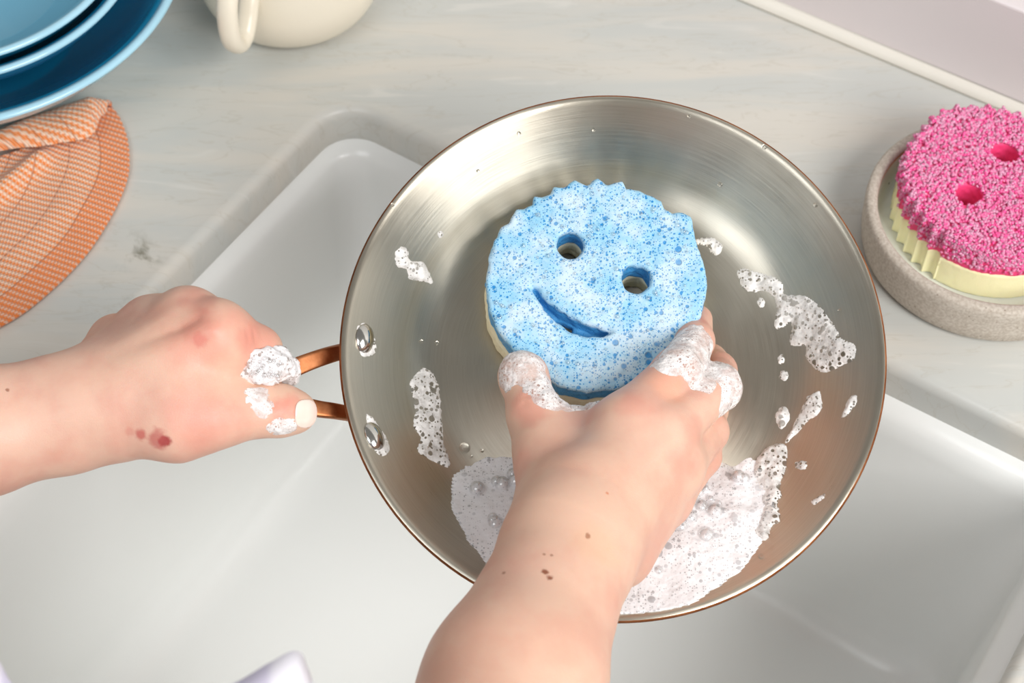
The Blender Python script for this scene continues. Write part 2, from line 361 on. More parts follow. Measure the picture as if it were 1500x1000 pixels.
# ------------------------------------------------------------------ suds
def foam_mat(name, see=0.0, base=(244, 243, 244), dark=(168, 166, 164), scales=(420, 900, 210), fine=1.0, veil=0.0, dk=0.85, lims=(0.62, 0.5, 0.8)):
    m = M(name, rough=0.35, Specular_IOR_Level=0.6)
    p = m.obj; hs = []; spots = None
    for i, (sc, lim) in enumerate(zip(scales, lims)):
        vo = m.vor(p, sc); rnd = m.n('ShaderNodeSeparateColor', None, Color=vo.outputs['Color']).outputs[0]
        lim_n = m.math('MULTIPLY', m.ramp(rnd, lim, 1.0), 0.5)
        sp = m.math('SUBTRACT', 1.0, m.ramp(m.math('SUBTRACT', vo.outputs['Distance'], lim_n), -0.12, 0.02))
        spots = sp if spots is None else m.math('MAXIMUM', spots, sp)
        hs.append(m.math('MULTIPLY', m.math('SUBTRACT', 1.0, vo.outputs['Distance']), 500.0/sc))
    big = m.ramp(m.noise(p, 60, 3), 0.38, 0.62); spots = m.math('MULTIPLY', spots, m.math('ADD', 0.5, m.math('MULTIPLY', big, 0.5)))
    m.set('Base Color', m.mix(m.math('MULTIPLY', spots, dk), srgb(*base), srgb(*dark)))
    m.set('Roughness', m.math('SUBTRACT', 0.5, m.math('MULTIPLY', spots, 0.38)))
    m.set('Subsurface Weight', 0.15); m.b.inputs['Subsurface Radius'].default_value = (0.004, 0.004, 0.004); m.b.inputs['Subsurface Scale'].default_value = 0.5
    h = m.math('ADD', m.math('ADD', hs[0], m.math('MULTIPLY', hs[1], 0.7)), hs[2]); m.bump(h, 0.5*fine, 0.0006)
    if see:
        tr = m.n('ShaderNodeBsdfTransparent'); tr.inputs[0].default_value = (0.93, 0.93, 0.93, 1)
        mx = m.n('ShaderNodeMixShader'); m.t.links.new(m.math('MAXIMUM', m.math('MULTIPLY', spots, see), m.math('MULTIPLY', m.ramp(m.noise(p, 130, 4, 0.65), 0.35, 0.7), veil*2)), mx.inputs[0]); m.t.links.new(m.b.outputs[0], mx.inputs[1]); m.t.links.new(tr.outputs[0], mx.inputs[2]); m.t.links.new(mx.outputs[0], m.out.inputs[0])
    return m.m
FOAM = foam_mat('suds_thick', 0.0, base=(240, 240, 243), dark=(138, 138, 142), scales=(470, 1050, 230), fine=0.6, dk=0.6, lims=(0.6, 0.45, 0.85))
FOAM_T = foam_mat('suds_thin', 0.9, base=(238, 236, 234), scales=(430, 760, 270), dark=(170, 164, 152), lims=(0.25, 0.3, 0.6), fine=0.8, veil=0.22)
FOAM_H = foam_mat('suds_on_skin', 0.7, base=(248, 243, 242), dark=(240, 222, 216), scales=(900, 1500, 520), veil=0.30)
m = M('bubble_film', (1, 1, 1, 1), 0.03, Specular_IOR_Level=0.8); tr = m.n('ShaderNodeBsdfTransparent'); mx = m.n('ShaderNodeMixShader')
fr = m.n('ShaderNodeLayerWeight', None, Blend=0.35).outputs['Facing']; gl = m.n('ShaderNodeBsdfGlossy', None, Roughness=0.03)
m.t.links.new(m.math('ADD', 0.14, m.math('MULTIPLY', fr, 0.45)), mx.inputs[0]); m.t.links.new(tr.outputs[0], mx.inputs[1]); m.t.links.new(gl.outputs[0], mx.inputs[2]); m.t.links.new(mx.outputs[0], m.out.inputs[0]); BUBBLE = m.m
m = M('water', (1, 1, 1, 1), 0.02, Transmission_Weight=1.0, IOR=1.33); WATER = m.m

# pooled suds: level surface inside the tilted pan
GUP = np.array([0, math.sin(TILT), math.cos(TILT)])          # world up in pan coordinates
w0 = on_pan(700, 690); lev = float(GUP@np.array([0, w0[1], 0]))
bub_c, bub_r = [], []
for i in range(420):
    u_ = rng.uniform(-0.09, 0.09); v_ = rng.uniform(-0.118, w0[1]); zz = (lev-GUP[1]*v_)/GUP[2]
    if prof(math.hypot(u_, v_)) < zz-0.001 and math.hypot(u_, v_) < 0.118:
        bub_c.append((u_, v_, zz)); bub_r.append(0.0008+0.0032*rng.random()**3.5)
bub_c = np.array(bub_c); bub_r = np.array(bub_r)
def foam_fn(q):
    r = np.hypot(q[:, 0], q[:, 1]); wall = (prof(np.minimum(r, 0.1232))-0.0006-q[:, 2])/np.sqrt(1+prof_slope(np.clip(r, 0.001, 0.122))**2)
    edge = np.clip((w0[1]-q[:, 1])/0.02, 0, 1)
    top = q@GUP-lev-0.0016-0.0045*edge-0.0012*vnoise(q, 90)-0.0003*vnoise(q, 260)
    for c_, r_ in zip(bub_c[bub_r > 0.0012], bub_r[bub_r > 0.0012]):
        dd = ((q-c_-GUP*0.0035)**2).sum(1); top = np.where(dd < (3*r_)**2, smin(top, np.sqrt(dd)-r_, 0.0006), top)
    return np.maximum(np.maximum(top, wall), r-0.1205)
v, f = sdf_mesh(foam_fn, (-0.11, -0.128, -0.002), (0.11, -0.02, 0.05), 0.0009)
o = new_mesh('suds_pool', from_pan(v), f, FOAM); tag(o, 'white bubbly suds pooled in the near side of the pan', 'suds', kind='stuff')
sel = np.argsort(-bub_r)[:130]
v, f = many(ico(2), from_pan(bub_c[sel]+GUP*0.0045), bub_r[sel]*1.15)
new_mesh('bubble_cluster', v, f, BUBBLE, parent=o)['kind'] = 'stuff'

def patch(name, pts, label, hgt=0.0016, mat=None, group=None):
    q = np.array([on_pan(*p) for p in pts]); poly = smooth_pts(np.vstack([q[:, :2], q[:1, :2]]), len(q)*5)[:-1]
    lo = poly.min(0)-0.001; hi = poly.max(0)+0.001; h = max(0.0005, min(0.0008, (hi-lo).max()/50))
    nu, nv = (np.ceil((hi-lo)/h).astype(int)+1)
    U, V = np.meshgrid(lo[0]+h*np.arange(nu), lo[1]+h*np.arange(nv), indexing='ij')
    P3 = np.stack([U, V, 0*U], -1); d = -poly_sdf(U, V, poly)+0.0004*vnoise(P3, 900)
    th = np.where(d > 0, hgt*(1-np.exp(-np.maximum(d, 0)/0.0011)), d*1.2)+0.0001
    th = th+np.where(d > 0.0008, 0.0004*vnoise(P3, 700)*hgt/0.0016, 0)
    rr = np.hypot(U, V); sl = prof_slope(np.clip(rr, 0.001, 0.122)); nz = 1/np.sqrt(1+sl*sl); nr = -sl*nz
    co = np.stack([U+nr*U/rr*th, V+nr*V/rr*th, prof(np.minimum(rr, 0.1232))+nz*th], -1)
    keep = d > -0.0007; fc = grid_faces(nu, nv); fc = fc[keep.ravel()[fc].all(1)]
    used = np.unique(fc); re = -np.ones(nu*nv, int); re[used] = np.arange(len(used))
    o = new_mesh(name, from_pan(co.reshape(-1, 3)[used]), re[fc], mat or FOAM_T); tag(o, label, 'suds', group)
    return o
z6 = lambda L: [(480+x/1.786, 120+y/1.786) for x, y in L]
z7 = lambda L: [(1000+x/1.924, 480+y/1.924) for x, y in L]
z4 = lambda L: [(600+x/1.724, 420+y/1.724) for x, y in L]
patch('suds_patch', z6([(178,445),(195,430),(210,440),(215,465),(245,470),(258,485),(275,525),(240,520),(215,515),(205,490),(180,480)]), 'small bow-shaped white suds patch on the pan left of the blue sponge')
patch('suds_patch', z6([(960,412),(1000,406),(1030,425),(1030,445),(1010,452),(990,428),(965,425)]), 'small curved suds patch touching the right edge of the blue sponge')
patch('suds_patch', z6([(1070,500),(1085,487),(1130,500),(1165,510),(1190,530),(1195,555),(1250,560),(1290,590),(1320,630),(1345,670),(1380,690),(1375,725),(1350,740),(1300,760),(1270,745),(1250,715),(1250,690),(1210,685),(1215,630),(1185,645),(1168,640),(1175,590),(1165,560),(1140,545),(1110,550),(1085,535)]), 'largest white suds patch, ragged, on the right wall of the pan')
patch('suds_patch', z4([(0,240),(35,205),(70,240),(80,320),(85,390),(103,452),(70,445),(20,415),(30,385),(10,350),(15,310)]), 'tall ragged suds patch on the pan left of the right hand')
patch('suds_patch', z7([(350,195),(385,180),(388,235),(350,265),(312,308),(290,322),(320,260)]), 'slanting leaf-shaped suds streak pointing up from the foamy trail')
patch('suds_patch', z7([(262,240),(285,220),(300,240),(295,270),(275,285),(265,265)]), 'oval suds spot just left of the slanting leaf-shaped streak')
patch('suds_patch', z7([(445,255),(470,200),(490,190),(488,215),(465,245)]), 'thin slanted suds sliver near the right rim of the pan')
patch('suds_patch', z7([(205,375),(235,340),(275,325),(295,345),(290,400),(275,440),(280,475),(265,490),(275,540),(250,560),(230,600),(150,560),(150,480),(190,430)]), 'wide bubbly suds trail rising from the pool toward the right wall', hgt=0.0024)
patch('suds_patch', [(523,480),(533,472),(546,490),(551,512),(536,523),(526,514)], 'suds ring around the upper rivet in the pan', 0.0007)
patch('suds_patch', [(536,605),(546,612),(557,628),(569,648),(567,666),(553,664),(541,640)], 'suds smear around the lower rivet in the pan', 0.0007)
patch('suds_patch', z7([(318,380),(335,374),(350,380),(346,396),(330,400),(320,394)]), 'tiny ring of suds right of the bubbly trail', 0.0009)
patch('suds_patch', z7([(360,492),(380,476),(402,468),(395,482),(372,498)]), 'tiny suds sliver low on the right wall near the rim', 0.0006)
patch('suds_patch', z7([(92,376),(115,382),(150,394),(182,402),(180,410),(150,408),(110,395)]), 'thin white strip imitating a bright reflection at the water edge right of the hand', 0.0010)  # bright reflection along the waterline, built as a pale patch
for (x, y, r, lab) in ((1115, 443, 6, 'tiny suds drop below the largest suds patch'), (1144, 526, 5.5, 'upper of two tiny suds drops above the oval spot'), (1148, 550, 6.5, 'lower of two tiny suds drops above the oval spot'), (645, 343, 4, 'tiny bubble drop above the bow-shaped suds patch')):
    patch('suds_drop', [(x+r*math.cos(t)*0.9, y+r*math.sin(t)*1.2) for t in np.linspace(0, 2*math.pi, 8, endpoint=False)], lab, 0.0012)
for k, (x, y, r) in enumerate([(680, 656, 8), (617, 500, 3), (1058, 585, 3), (706, 660, 3), (690, 668, 2.5), (640, 502, 3), (1055, 270, 3.5), (870, 190, 3), (1010, 170, 3), (760, 195, 3), (1195, 300, 3.5), (1120, 215, 4), (575, 300, 3), (1115, 815, 4), (1230, 455, 3), (700, 250, 2.5)]):
    q = on_pan(x, y); nn = pan_normal(q); rm = r*0.77/2400
    vv, ff = ico(2); vv = vv*np.array([rm, rm, rm*0.55])
    o = new_mesh('water_drop', vv, ff, WATER); zq = Vector(nn).to_track_quat('Z', 'Y').to_matrix().to_4x4()
    o.matrix_world = PMAT@Matrix.Translation(Vector(q+nn*rm*0.25))@zq
    tag(o, 'large clear water drop on the pan beside the tall suds patch' if k == 0 else 'tiny clear water drop on the brushed steel of the pan', 'water drop', None if k == 0 else 'tiny water drops in the pan')

# ------------------------------------------------------------------ blue sponge
ST = 0.034                                                       # thickness
def on_top(x, y, zt=ST):
    o = to_pan(CO); d = to_pan(CO+ray(x, y))-o; t = (zt-o[2])/d[2]; return (o+t*d)[:2]
z3 = lambda L: [(660+x/2.5, 220+y/2.5) for x, y in L]
out_px = z3([(128,470),(138,400),(160,325),(185,277),(212,262),(238,213),(272,208),(300,196),(304,163),(335,166),(366,156),(377,128),(418,130),(455,102),(497,124),(540,98),(578,124),(628,107),(645,137),(692,142),(738,166),(775,181),(786,212),(812,230),(850,224),(884,240),(892,285),(900,330),(926,395),(940,460),(938,530),(920,600),(880,690),(815,770),(730,830),(620,868),(500,882),(400,862),(300,800),(230,730),(175,660),(140,580)])
s_poly = np.array([on_top(*p) for p in out_px])
eyes = [(on_top(835, 358), 0.0062), (on_top(932, 408), 0.0066)]
mouth = np.array([on_top(*p) for p in z3([(296,498),(318,505),(352,545),(405,585),(460,615),(520,640),(575,652),(590,664),(560,682),(500,678),(440,662),(385,628),(340,580),(312,535)])])
mhole = on_top(822, 472)
s_poly_b = (s_poly-s_poly.mean(0))*1.005+s_poly.mean(0)
def sponge_fn(zlo, zhi, grow, rnd, poly):
    def fn(q):
        d2 = poly_sdf(q[:, 0], q[:, 1], poly)-grow
        for c_, r_ in eyes: d2 = np.maximum(d2, r_-np.hypot(q[:, 0]-c_[0], q[:, 1]-c_[1]))
        mo = poly_sdf(q[:, 0], q[:, 1], mouth)
        dp = np.clip((ST-q[:, 2])/0.011, 0, 3); hole = np.hypot((q[:, 0]-mhole[0])/1.6, q[:, 1]-mhole[1])-0.0035
        cut = np.maximum(mo+0.0012*dp, -0.004*(1-dp)); cut = np.minimum(np.where(dp < 1, cut, 1), np.maximum(mo+0.0018, hole))
        d2 = np.maximum(d2, -cut)+0.0005*vnoise(q, 260)
        dz = np.abs(q[:, 2]-(zlo+zhi)/2)-(zhi-zlo)/2
        a_, b_ = d2+rnd, dz+rnd
        res_ = np.minimum(np.maximum(a_, b_), 0)+np.hypot(np.maximum(a_, 0), np.maximum(b_, 0))-rnd+0.00035*vnoise(q, 420)
        rr_ = np.hypot(q[:, 0], q[:, 1]); res_ = np.maximum(res_, (prof(np.minimum(rr_, 0.1232))+0.0004-q[:, 2])*0.75); return res_
    return fn
mb = M('soapy_blue_foam', rough=0.55); p = mb.obj; spots = None; hs = None
for sc, lim in ((420, 0.72), (700, 0.40), (1250, 0.10), (270, 0.93)):
    vo = mb.vor(p, sc); rnd = mb.n('ShaderNodeSeparateColor', None, Color=vo.outputs['Color']).outputs[0]
    sp = mb.math('SUBTRACT', 1.0, mb.ramp(mb.math('SUBTRACT', vo.outputs['Distance'], mb.math('MULTIPLY', mb.ramp(rnd, lim, 1.0), 0.48)), -0.16, 0.04))
    spots = sp if spots is None else mb.math('MAXIMUM', spots, sp); hh = mb.math('MULTIPLY', sp, -300.0/sc); hs = hh if hs is None else mb.math('ADD', hs, hh)
big = mb.ramp(mb.noise(p, 55, 4, 0.6), 0.36, 0.66); fine = mb.noise(p, 700, 3, 0.6)
bc = mb.mix(mb.math('ADD', mb.math('MULTIPLY', big, 0.55), mb.math('MULTIPLY', fine, 0.30)), srgb(128, 198, 234), srgb(228, 238, 244))
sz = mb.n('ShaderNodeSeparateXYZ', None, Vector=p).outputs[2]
bc = mb.mix(mb.math('MULTIPLY', spots, mb.math('SUBTRACT', 1.0, mb.math('MULTIPLY', big, 0.35))), bc, srgb(44, 142, 210))
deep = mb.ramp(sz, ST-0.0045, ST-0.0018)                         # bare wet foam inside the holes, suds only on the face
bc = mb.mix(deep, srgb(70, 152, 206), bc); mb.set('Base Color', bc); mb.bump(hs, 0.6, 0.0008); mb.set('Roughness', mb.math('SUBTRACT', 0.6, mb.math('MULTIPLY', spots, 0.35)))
mb.set('Subsurface Weight', 0.1); mb.b.inputs['Subsurface Radius'].default_value = (0.003, 0.004, 0.006); mb.b.inputs['Subsurface Scale'].default_value = 0.4
m = M('cream_foam', srgb(240, 230, 196), 0.7, Subsurface_Weight=0.1); m.b.inputs['Subsurface Radius'].default_value = (0.004, 0.003, 0.002); m.b.inputs['Subsurface Scale'].default_value = 0.4
m.bump(m.noise(m.obj, 900, 3), 0.4, 0.0006); CREAM = m.m
SPM = PMAT.copy()
sp = empty('smiling_sponge', mat=SPM@Matrix.Translation((float(s_poly[:, 0].mean()), float(s_poly[:, 1].mean()), 0)))
tag(sp, 'round blue sponge with two eye holes and a smile slit, covered in suds', 'sponge')
off = np.array([s_poly[:, 0].mean(), s_poly[:, 1].mean(), 0])
b0, b1 = s_poly.min(0)-0.004, s_poly.max(0)+0.004
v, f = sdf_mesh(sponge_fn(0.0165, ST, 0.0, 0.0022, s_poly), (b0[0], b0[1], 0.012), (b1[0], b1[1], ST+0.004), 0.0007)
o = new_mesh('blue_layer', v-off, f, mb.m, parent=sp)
# suds material coordinates are the layer's own; shift so that its top is at ST
v, f = sdf_mesh(sponge_fn(0.0006, 0.0168, 0.0006, 0.002, s_poly_b), (b0[0], b0[1], -0.004), (b1[0], b1[1], 0.02), 0.0009)
o = new_mesh('cream_layer', v-off, f, CREAM, parent=sp); o['label'] = 'cream underside layer of the sponge'
cs, rs = [], []
while len(cs) < 420:
    x = rng.uniform(b0[0], b1[0]); y = rng.uniform(b0[1], b1[1]); r_ = 0.00035+0.0011*rng.random()**5
    if poly_sdf(np.array([x]), np.array([y]), s_poly)[0] < -0.003 and poly_sdf(np.array([x]), np.array([y]), mouth)[0] > 0.001 and all(np.hypot(x-c_[0], y-c_[1]) > q_+0.001 for c_, q_ in eyes):
        cs.append((x, y, ST+0.0001)); rs.append(r_)
v, f = many(ico(1), np.array(cs)-off, np.array(rs)); new_mesh('bubbles', v, f, BUBBLE, parent=sp)['kind'] = 'stuff'

# ------------------------------------------------------------------ stoneware dish
m = M('speckled_stoneware', rough=0.75); n1 = m.noise(m.obj, 620, 4, 0.6); vo = m.vor(m.obj, 420); rnd = m.n('ShaderNodeSeparateColor', None, Color=vo.outputs['Color']).outputs[0]
spk = m.math('MULTIPLY', m.ramp(rnd, 0.86, 0.93), m.math('SUBTRACT', 1.0, m.ramp(vo.outputs['Distance'], 0.12, 0.3)))
m.set('Base Color', m.mix(m.math('MULTIPLY', spk, 0.7), m.mix(m.ramp(n1, 0.3, 0.7), srgb(182, 170, 156), srgb(208, 199, 187)), srgb(120, 98, 80))); m.bump(n1, 0.3, 0.0005); STONE = m.m
m = M('celadon_glaze', srgb(214, 219, 212), 0.15); vo = m.vor(m.obj, 200); rnd = m.n('ShaderNodeSeparateColor', None, Color=vo.outputs['Color']).outputs[0]
spk = m.math('MULTIPLY', m.ramp(rnd, 0.93, 0.96), m.math('SUBTRACT', 1.0, m.ramp(vo.outputs['Distance'], 0.08, 0.2)))
m.set('Base Color', m.mix(spk, srgb(232, 235, 229), srgb(96, 80, 66))); GLAZE = m.m
m = M('rust_glaze_edge', srgb(186, 122, 88), 0.35); RUST = m.m
DC = np.array([0.2650, 0.5910]); DR = 0.0705; DH = 0.031
ds = empty('soap_dish', (DC[0], DC[1], 0)); tag(ds, 'round speckled stoneware dish holding the pink sponge', 'dish')
v, f = lathe([(0.0001, 0.0005), (0.06, 0.0005), (0.066, 0.001), (0.0685, 0.004), (0.0698, 0.012), (0.0705, 0.026), (0.0703, 0.0300), (0.0690, 0.0312), (0.0655, 0.0312), (0.0642, 0.0303), (0.0638, 0.0288)], 128); new_mesh('dish_body', v, f, STONE, parent=ds)
v, f = lathe([(0.06385, 0.0288), (0.0636, 0.0272)], 128); new_mesh('glaze_edge', v, f, RUST, parent=ds)
v, f = lathe([(0.0636, 0.0272), (0.0630, 0.016), (0.0615, 0.0085), (0.058, 0.0066), (0.03, 0.006), (0.0001, 0.006)], 128); new_mesh('glazed_inside', v, f, GLAZE, parent=ds)

# ------------------------------------------------------------------ pink sponge
PZ = 0.0065; PT = 0.0375; topz = PZ+PT
e1 = Z(1420, 283, topz)[:2]; e2 = Z(1473, 223, topz)[:2]; ed = (e2-e1)/np.linalg.norm(e2-e1); hair = np.array([-ed[1], ed[0]])
pc = (e1+e2)/2-hair*0.0085; PR = 0.0530
ang0 = math.atan2(hair[1], hair[0]); bq = Z(1392, 165, topz)[:2]-pc; bang = math.atan2(bq[1], bq[0])
pl = []
for k in range(720):
    a_ = math.radians(k/2); rel = (math.degrees(a_-ang0)+180) % 360-180; r_ = PR
    if -88 < rel < 88:
        ph = ((rel+88)/8.8) % 1.0; r_ = PR+0.0016-0.0040*math.sin(math.pi*ph)**0.8
    dlt = (math.degrees(a_-bang)+180) % 360-180; r_ += 0.0052*math.exp(-(dlt/(16 if dlt > 0 else 32))**2)
    pl.append((r_*math.cos(a_), r_*math.sin(a_)))
pl = np.array(pl); eyl = [((e1-pc), 0.0074), ((e2-pc), 0.0074)]
def lay_fn(zlo, zhi, grow, holes, rough):
    def fn(q):
        # radial shape: table lookup by angle
        a_ = (np.degrees(np.arctan2(q[:, 1], q[:, 0])) % 360)*2; rr = np.hypot(pl[:, 0], pl[:, 1]); R_ = np.interp(a_, np.arange(721), np.append(rr, rr[0]))
        d2 = (np.hypot(q[:, 0], q[:, 1])-R_-grow)*0.85
        if holes:
            for c_, r_ in eyl: d2 = np.maximum(d2, r_-np.hypot(q[:, 0]-c_[0], q[:, 1]-c_[1]))
        dz = np.abs(q[:, 2]-(zlo+zhi)/2)-(zhi-zlo)/2; rnd_ = 0.0012
        return np.minimum(np.maximum(d2+rnd_, dz+rnd_), 0)+np.hypot(np.maximum(d2+rnd_, 0), np.maximum(dz+rnd_, 0))-rnd_+rough*vnoise(q, 400)
    return fn
ps = empty('crystal_sponge', (pc[0], pc[1], PZ)); tag(ps, 'pink crystal-topped yellow sponge with eye holes in the stoneware dish', 'sponge')
v, f = sdf_mesh(lay_fn(0.0, 0.0195, 0.0, True, 0.0001), (-0.063, -0.063, -0.004), (0.063, 0.063, 0.024), 0.0008)
m = M('yellow_foam', srgb(249, 244, 198), 0.75, Subsurface_Weight=0.1); m.b.inputs['Subsurface Radius'].default_value = (0.004, 0.003, 0.001); m.b.inputs['Subsurface Scale'].default_value = 0.4
m.bump(m.noise(m.obj, 1200, 3), 0.35, 0.0005); o = new_mesh('yellow_layer', v, f, m.m, parent=ps); o['label'] = 'pale yellow ridged foam layer'
v, f = sdf_mesh(lay_fn(0.0185, PT-0.0012, -0.0004, True, 0.0005), (-0.063, -0.063, 0.014), (0.063, 0.063, 0.042), 0.0009)
m = M('pink_foam', srgb(244, 72, 132), 0.6); PINKF = m.m; new_mesh('pink_layer', v, f, PINKF, parent=ps)
cr = []
rrT = np.hypot(pl[:, 0], pl[:, 1])
def pr_at(x, y): return np.interp((np.degrees(np.arctan2(y, x)) % 360)*2, np.arange(721), np.append(rrT, rrT[0]))
xy = rng.uniform(-0.061, 0.061, (19000, 2)); ok = np.hypot(xy[:, 0], xy[:, 1]) < pr_at(xy[:, 0], xy[:, 1])
for c_, r_ in eyl: ok &= np.hypot(xy[:, 0]-c_[0], xy[:, 1]-c_[1]) > r_+0.0002
xy = xy[ok][:8200]; cr.append(np.c_[xy, PT-0.0010+0.0016*rng.random(len(xy))])
na = 4200; a_ = rng.uniform(0, 2*np.pi, na); rr_ = pr_at(np.cos(a_), np.sin(a_))+rng.uniform(-0.0004, 0.0004, na)
zz = 0.0205+0.0165*rng.random(na)**0.6; cr.append(np.c_[rr_*np.cos(a_), rr_*np.sin(a_), zz])
cr = np.concatenate(cr); n_ = len(cr); sc = rng.uniform(0.6, 1.2, (n_, 3))*0.00112
m = M('pink_crystal', rough=0.12, Specular_IOR_Level=0.7, Coat_Weight=0.3); isl = m.n('ShaderNodeNewGeometry').outputs['Random Per Island']
m.set('Base Color', m.mix(m.ramp(isl, 0.0, 1.0), srgb(248, 78, 156), srgb(255, 188, 222))); m.set('Transmission Weight', m.math('MULTIPLY', isl, 0.35))
v, f = many(ico(1), cr, sc, rand_rot(n_)); new_mesh('pink_crystals', v, f, m.m, smooth=False, parent=ps)['kind'] = 'stuff'

# ------------------------------------------------------------------ bowls
def glaze(name, c1, rough=0.22):
    m = M(name, srgb(*c1), rough, Coat_Weight=0.3); return m.m
def bowl(name, R_, H_, zb, c, wall, label, m_in, m_rim, m_out, depth=1.0, flat=0.45):
    t = empty(name, (c[0], c[1], zb)); tag(t, label, 'bowl', 'nested blue bowls')
    rb = R_*flat
    po = [(0.0001, 0.0), (rb*0.9, 0.0), (rb, 0.0015)]+[(rb+(R_-rb)*(0.25*math.sin(u*math.pi/2)+0.75*u), 0.0015+(H_-0.004)*(0.25*u*u+0.75*u)) for u in np.linspace(0.07, 1.0, 14)]
    re_, ze_ = po[-1]
    pi_ = [(r-wall*0.9, z+wall) for r, z in po[2:]]
    rim = [(re_, ze_), (re_+0.0005, H_-0.0018), (re_-0.0003, H_-0.0003), (re_-0.0018, H_+0.0003), (re_-wall+0.0004, H_-0.0003), (re_-wall, H_-0.002)]
    v, f = lathe(po, 128); new_mesh('outer_wall', v, f, m_out, parent=t)
    v, f = lathe(rim, 128); new_mesh('rim', v, f, m_rim, parent=t)
    pin = [rim[-1]]+[q for q in pi_[::-1] if q[0] < re_-wall and q[1] < H_-0.002]+[(0.0001, pi_[0][1]-0.0006)]
    v, f = lathe(pin, 128); new_mesh('inside', v, f, m_in, parent=t)
    return t
G_D = glaze('deep_blue_glaze', (26, 128, 168)); G_R = glaze('pale_blue_glaze', (170, 216, 236)); G_O = glaze('sky_blue_glaze', (140, 196, 220)); G_I = glaze('dusty_blue_glaze', (112, 176, 204), 0.3)
BC = (-0.327, 0.756)
bowl('serving_bowl', 0.1305, 0.060, 0.0, BC, 0.0050, 'largest blue bowl at the bottom of the nested stack', G_D, G_R, G_O)
bowl('serving_bowl', 0.1055, 0.052, 0.018, BC, 0.0045, 'middle blue bowl of the nested stack', G_D, G_R, glaze('bright_blue_glaze', (70, 166, 214)))
bowl('serving_bowl', 0.0990, 0.036, 0.041, BC, 0.0045, 'shallow topmost blue bowl of the nested stack', G_I, G_R, G_D, flat=0.6)

# ------------------------------------------------------------------ cream mug
m = M('cream_glaze', srgb(236, 228, 210), 0.28); CRM = m.m
MC = Z(426, 54, 0.0)[:2]+np.array([0, 0.030]); mug = empty('coffee_mug', (MC[0], MC[1], 0)); tag(mug, 'cream ceramic mug with a rounded base and looped handle', 'mug')
MR = 0.058
po = [(0.0001, 0.0012), (0.026, 0.0012), (0.030, 0.0), (0.034, 0.0012)]+[(0.034+(MR-0.034)*math.sin(x), 0.0012+0.034*(1-math.cos(x))) for x in np.linspace(0.2, math.pi/2, 10)]+[(MR, 0.06), (MR-0.001, 0.085), (MR-0.002, 0.0945), (MR-0.0035, 0.096), (MR-0.0055, 0.0945), (MR-0.005, 0.06), (MR-0.006, 0.035), (0.034, 0.008), (0.0001, 0.006)]
v, f = lathe(po, 96); new_mesh('mug_body', v, f, CRM, parent=mug)
ha = math.radians(-106); hx = np.array([math.cos(ha), math.sin(ha), 0.0])
path = [hx*r+np.array([0, 0, z]) for r, z in ((0.050, 0.085), (0.074, 0.086), (0.086, 0.076), (0.090, 0.062), (0.089, 0.049), (0.083, 0.040), (0.074, 0.039), (0.066, 0.046), (0.058, 0.056), (0.048, 0.062))]
v, f = sweep(smooth_pts(path, 60), 0.0062, 0.0050, np.array([-hx[1], hx[0], 0]), 20, 2.2); new_mesh('handle', v, f, CRM, parent=mug)

# ------------------------------------------------------------------ orange towel
def px_curve(pts, n): return smooth_pts(np.array([Z(x, y, 0.002) for x, y in pts]), n)
NS, NT = 90, 60
hem = px_curve([(163,157),(176,175),(187,205),(190,232),(188,258),(178,287),(160,323),(135,362),(105,397),(70,430),(35,458),(0,479),(-60,510)], NS)
inn = px_curve([(100,190),(92,200),(70,212),(40,225),(0,240),(-50,255),(-90,270),(-120,290),(-150,310),(-180,340),(-200,370),(-220,400),(-250,440)], NS)
t = np.linspace(0, 1, NT)[None, :, None]; P = hem[:, None]*(1-t)+inn[:, None]*t
rd = Z(100, 325, 0)-Z(0, 300, 0); rd /= np.linalg.norm(rd); rp = np.array([-rd[1], rd[0], 0])
dist_hem = np.linalg.norm(P-hem[:, None], axis=-1)
ra, rb = Z(78, 236, 0), Z(-60, 350, 0); ab = rb-ra; tt = np.clip(((P-ra)@ab)/(ab@ab), 0, 1); dr = np.linalg.norm(P-(ra+tt[..., None]*ab), axis=-1)
P[..., 2] = 0.0022+0.0045*np.clip(dist_hem/0.03, 0, 1)+0.007*np.exp(-(dr/0.006)**2)*np.clip(tt*8+0.2, 0, 1)+0.0012*vnoise(P, 60)*np.clip(dist_hem/0.02, 0, 1)
uv1 = np.stack([dist_hem, P@rp+0.06*0], -1)
NF = 40
top = px_curve([(165,156),(130,158),(100,163),(70,172),(40,184),(0,202),(-60,230),(-120,255)], NS)
low = px_curve([(158,172),(150,195),(142,217),(122,227),(95,231),(60,235),(0,242),(-100,262)], NS)
q = np.linspace(0, 1, NF)[None, :, None]; Q = top[:, None]*(1-q)+low[:, None]*q
wdt = np.linalg.norm(low-top, axis=1); hgt = np.clip(wdt*0.55, 0.0, 0.013)
bulge = np.sin(np.pi*np.clip(q[..., 0]*0.93, 0, 1))**0.7
Q[..., 2] = 0.0035+hgt[:, None]*bulge+np.clip(wdt*0.3, 0, 0.006)[:, None]*q[..., 0]+0.0008*vnoise(Q, 70)
uv2 = np.stack([np.repeat((np.cumsum(np.r_[0, np.linalg.norm(np.diff(low, axis=0), axis=1)])+0.017)[:, None], NF, 1), (Q*np.array([1, 1, 0]))@(rp*0.98-rd*0.06)], -1)
V = np.concatenate([P.reshape(-1, 3), Q.reshape(-1, 3)]); Fc = np.concatenate([grid_faces(NS, NT), grid_faces(NS, NF, NS*NT)]); UV = np.concatenate([uv1.reshape(-1, 2), uv2.reshape(-1, 2)])
mt = M('orange_waffle_knit', rough=0.9, Sheen_Weight=0.3); uvn = mt.n('ShaderNodeSeparateXYZ', None, Vector=mt.tc.outputs['UV']); u_, v_ = uvn.outputs[0], uvn.outputs[1]
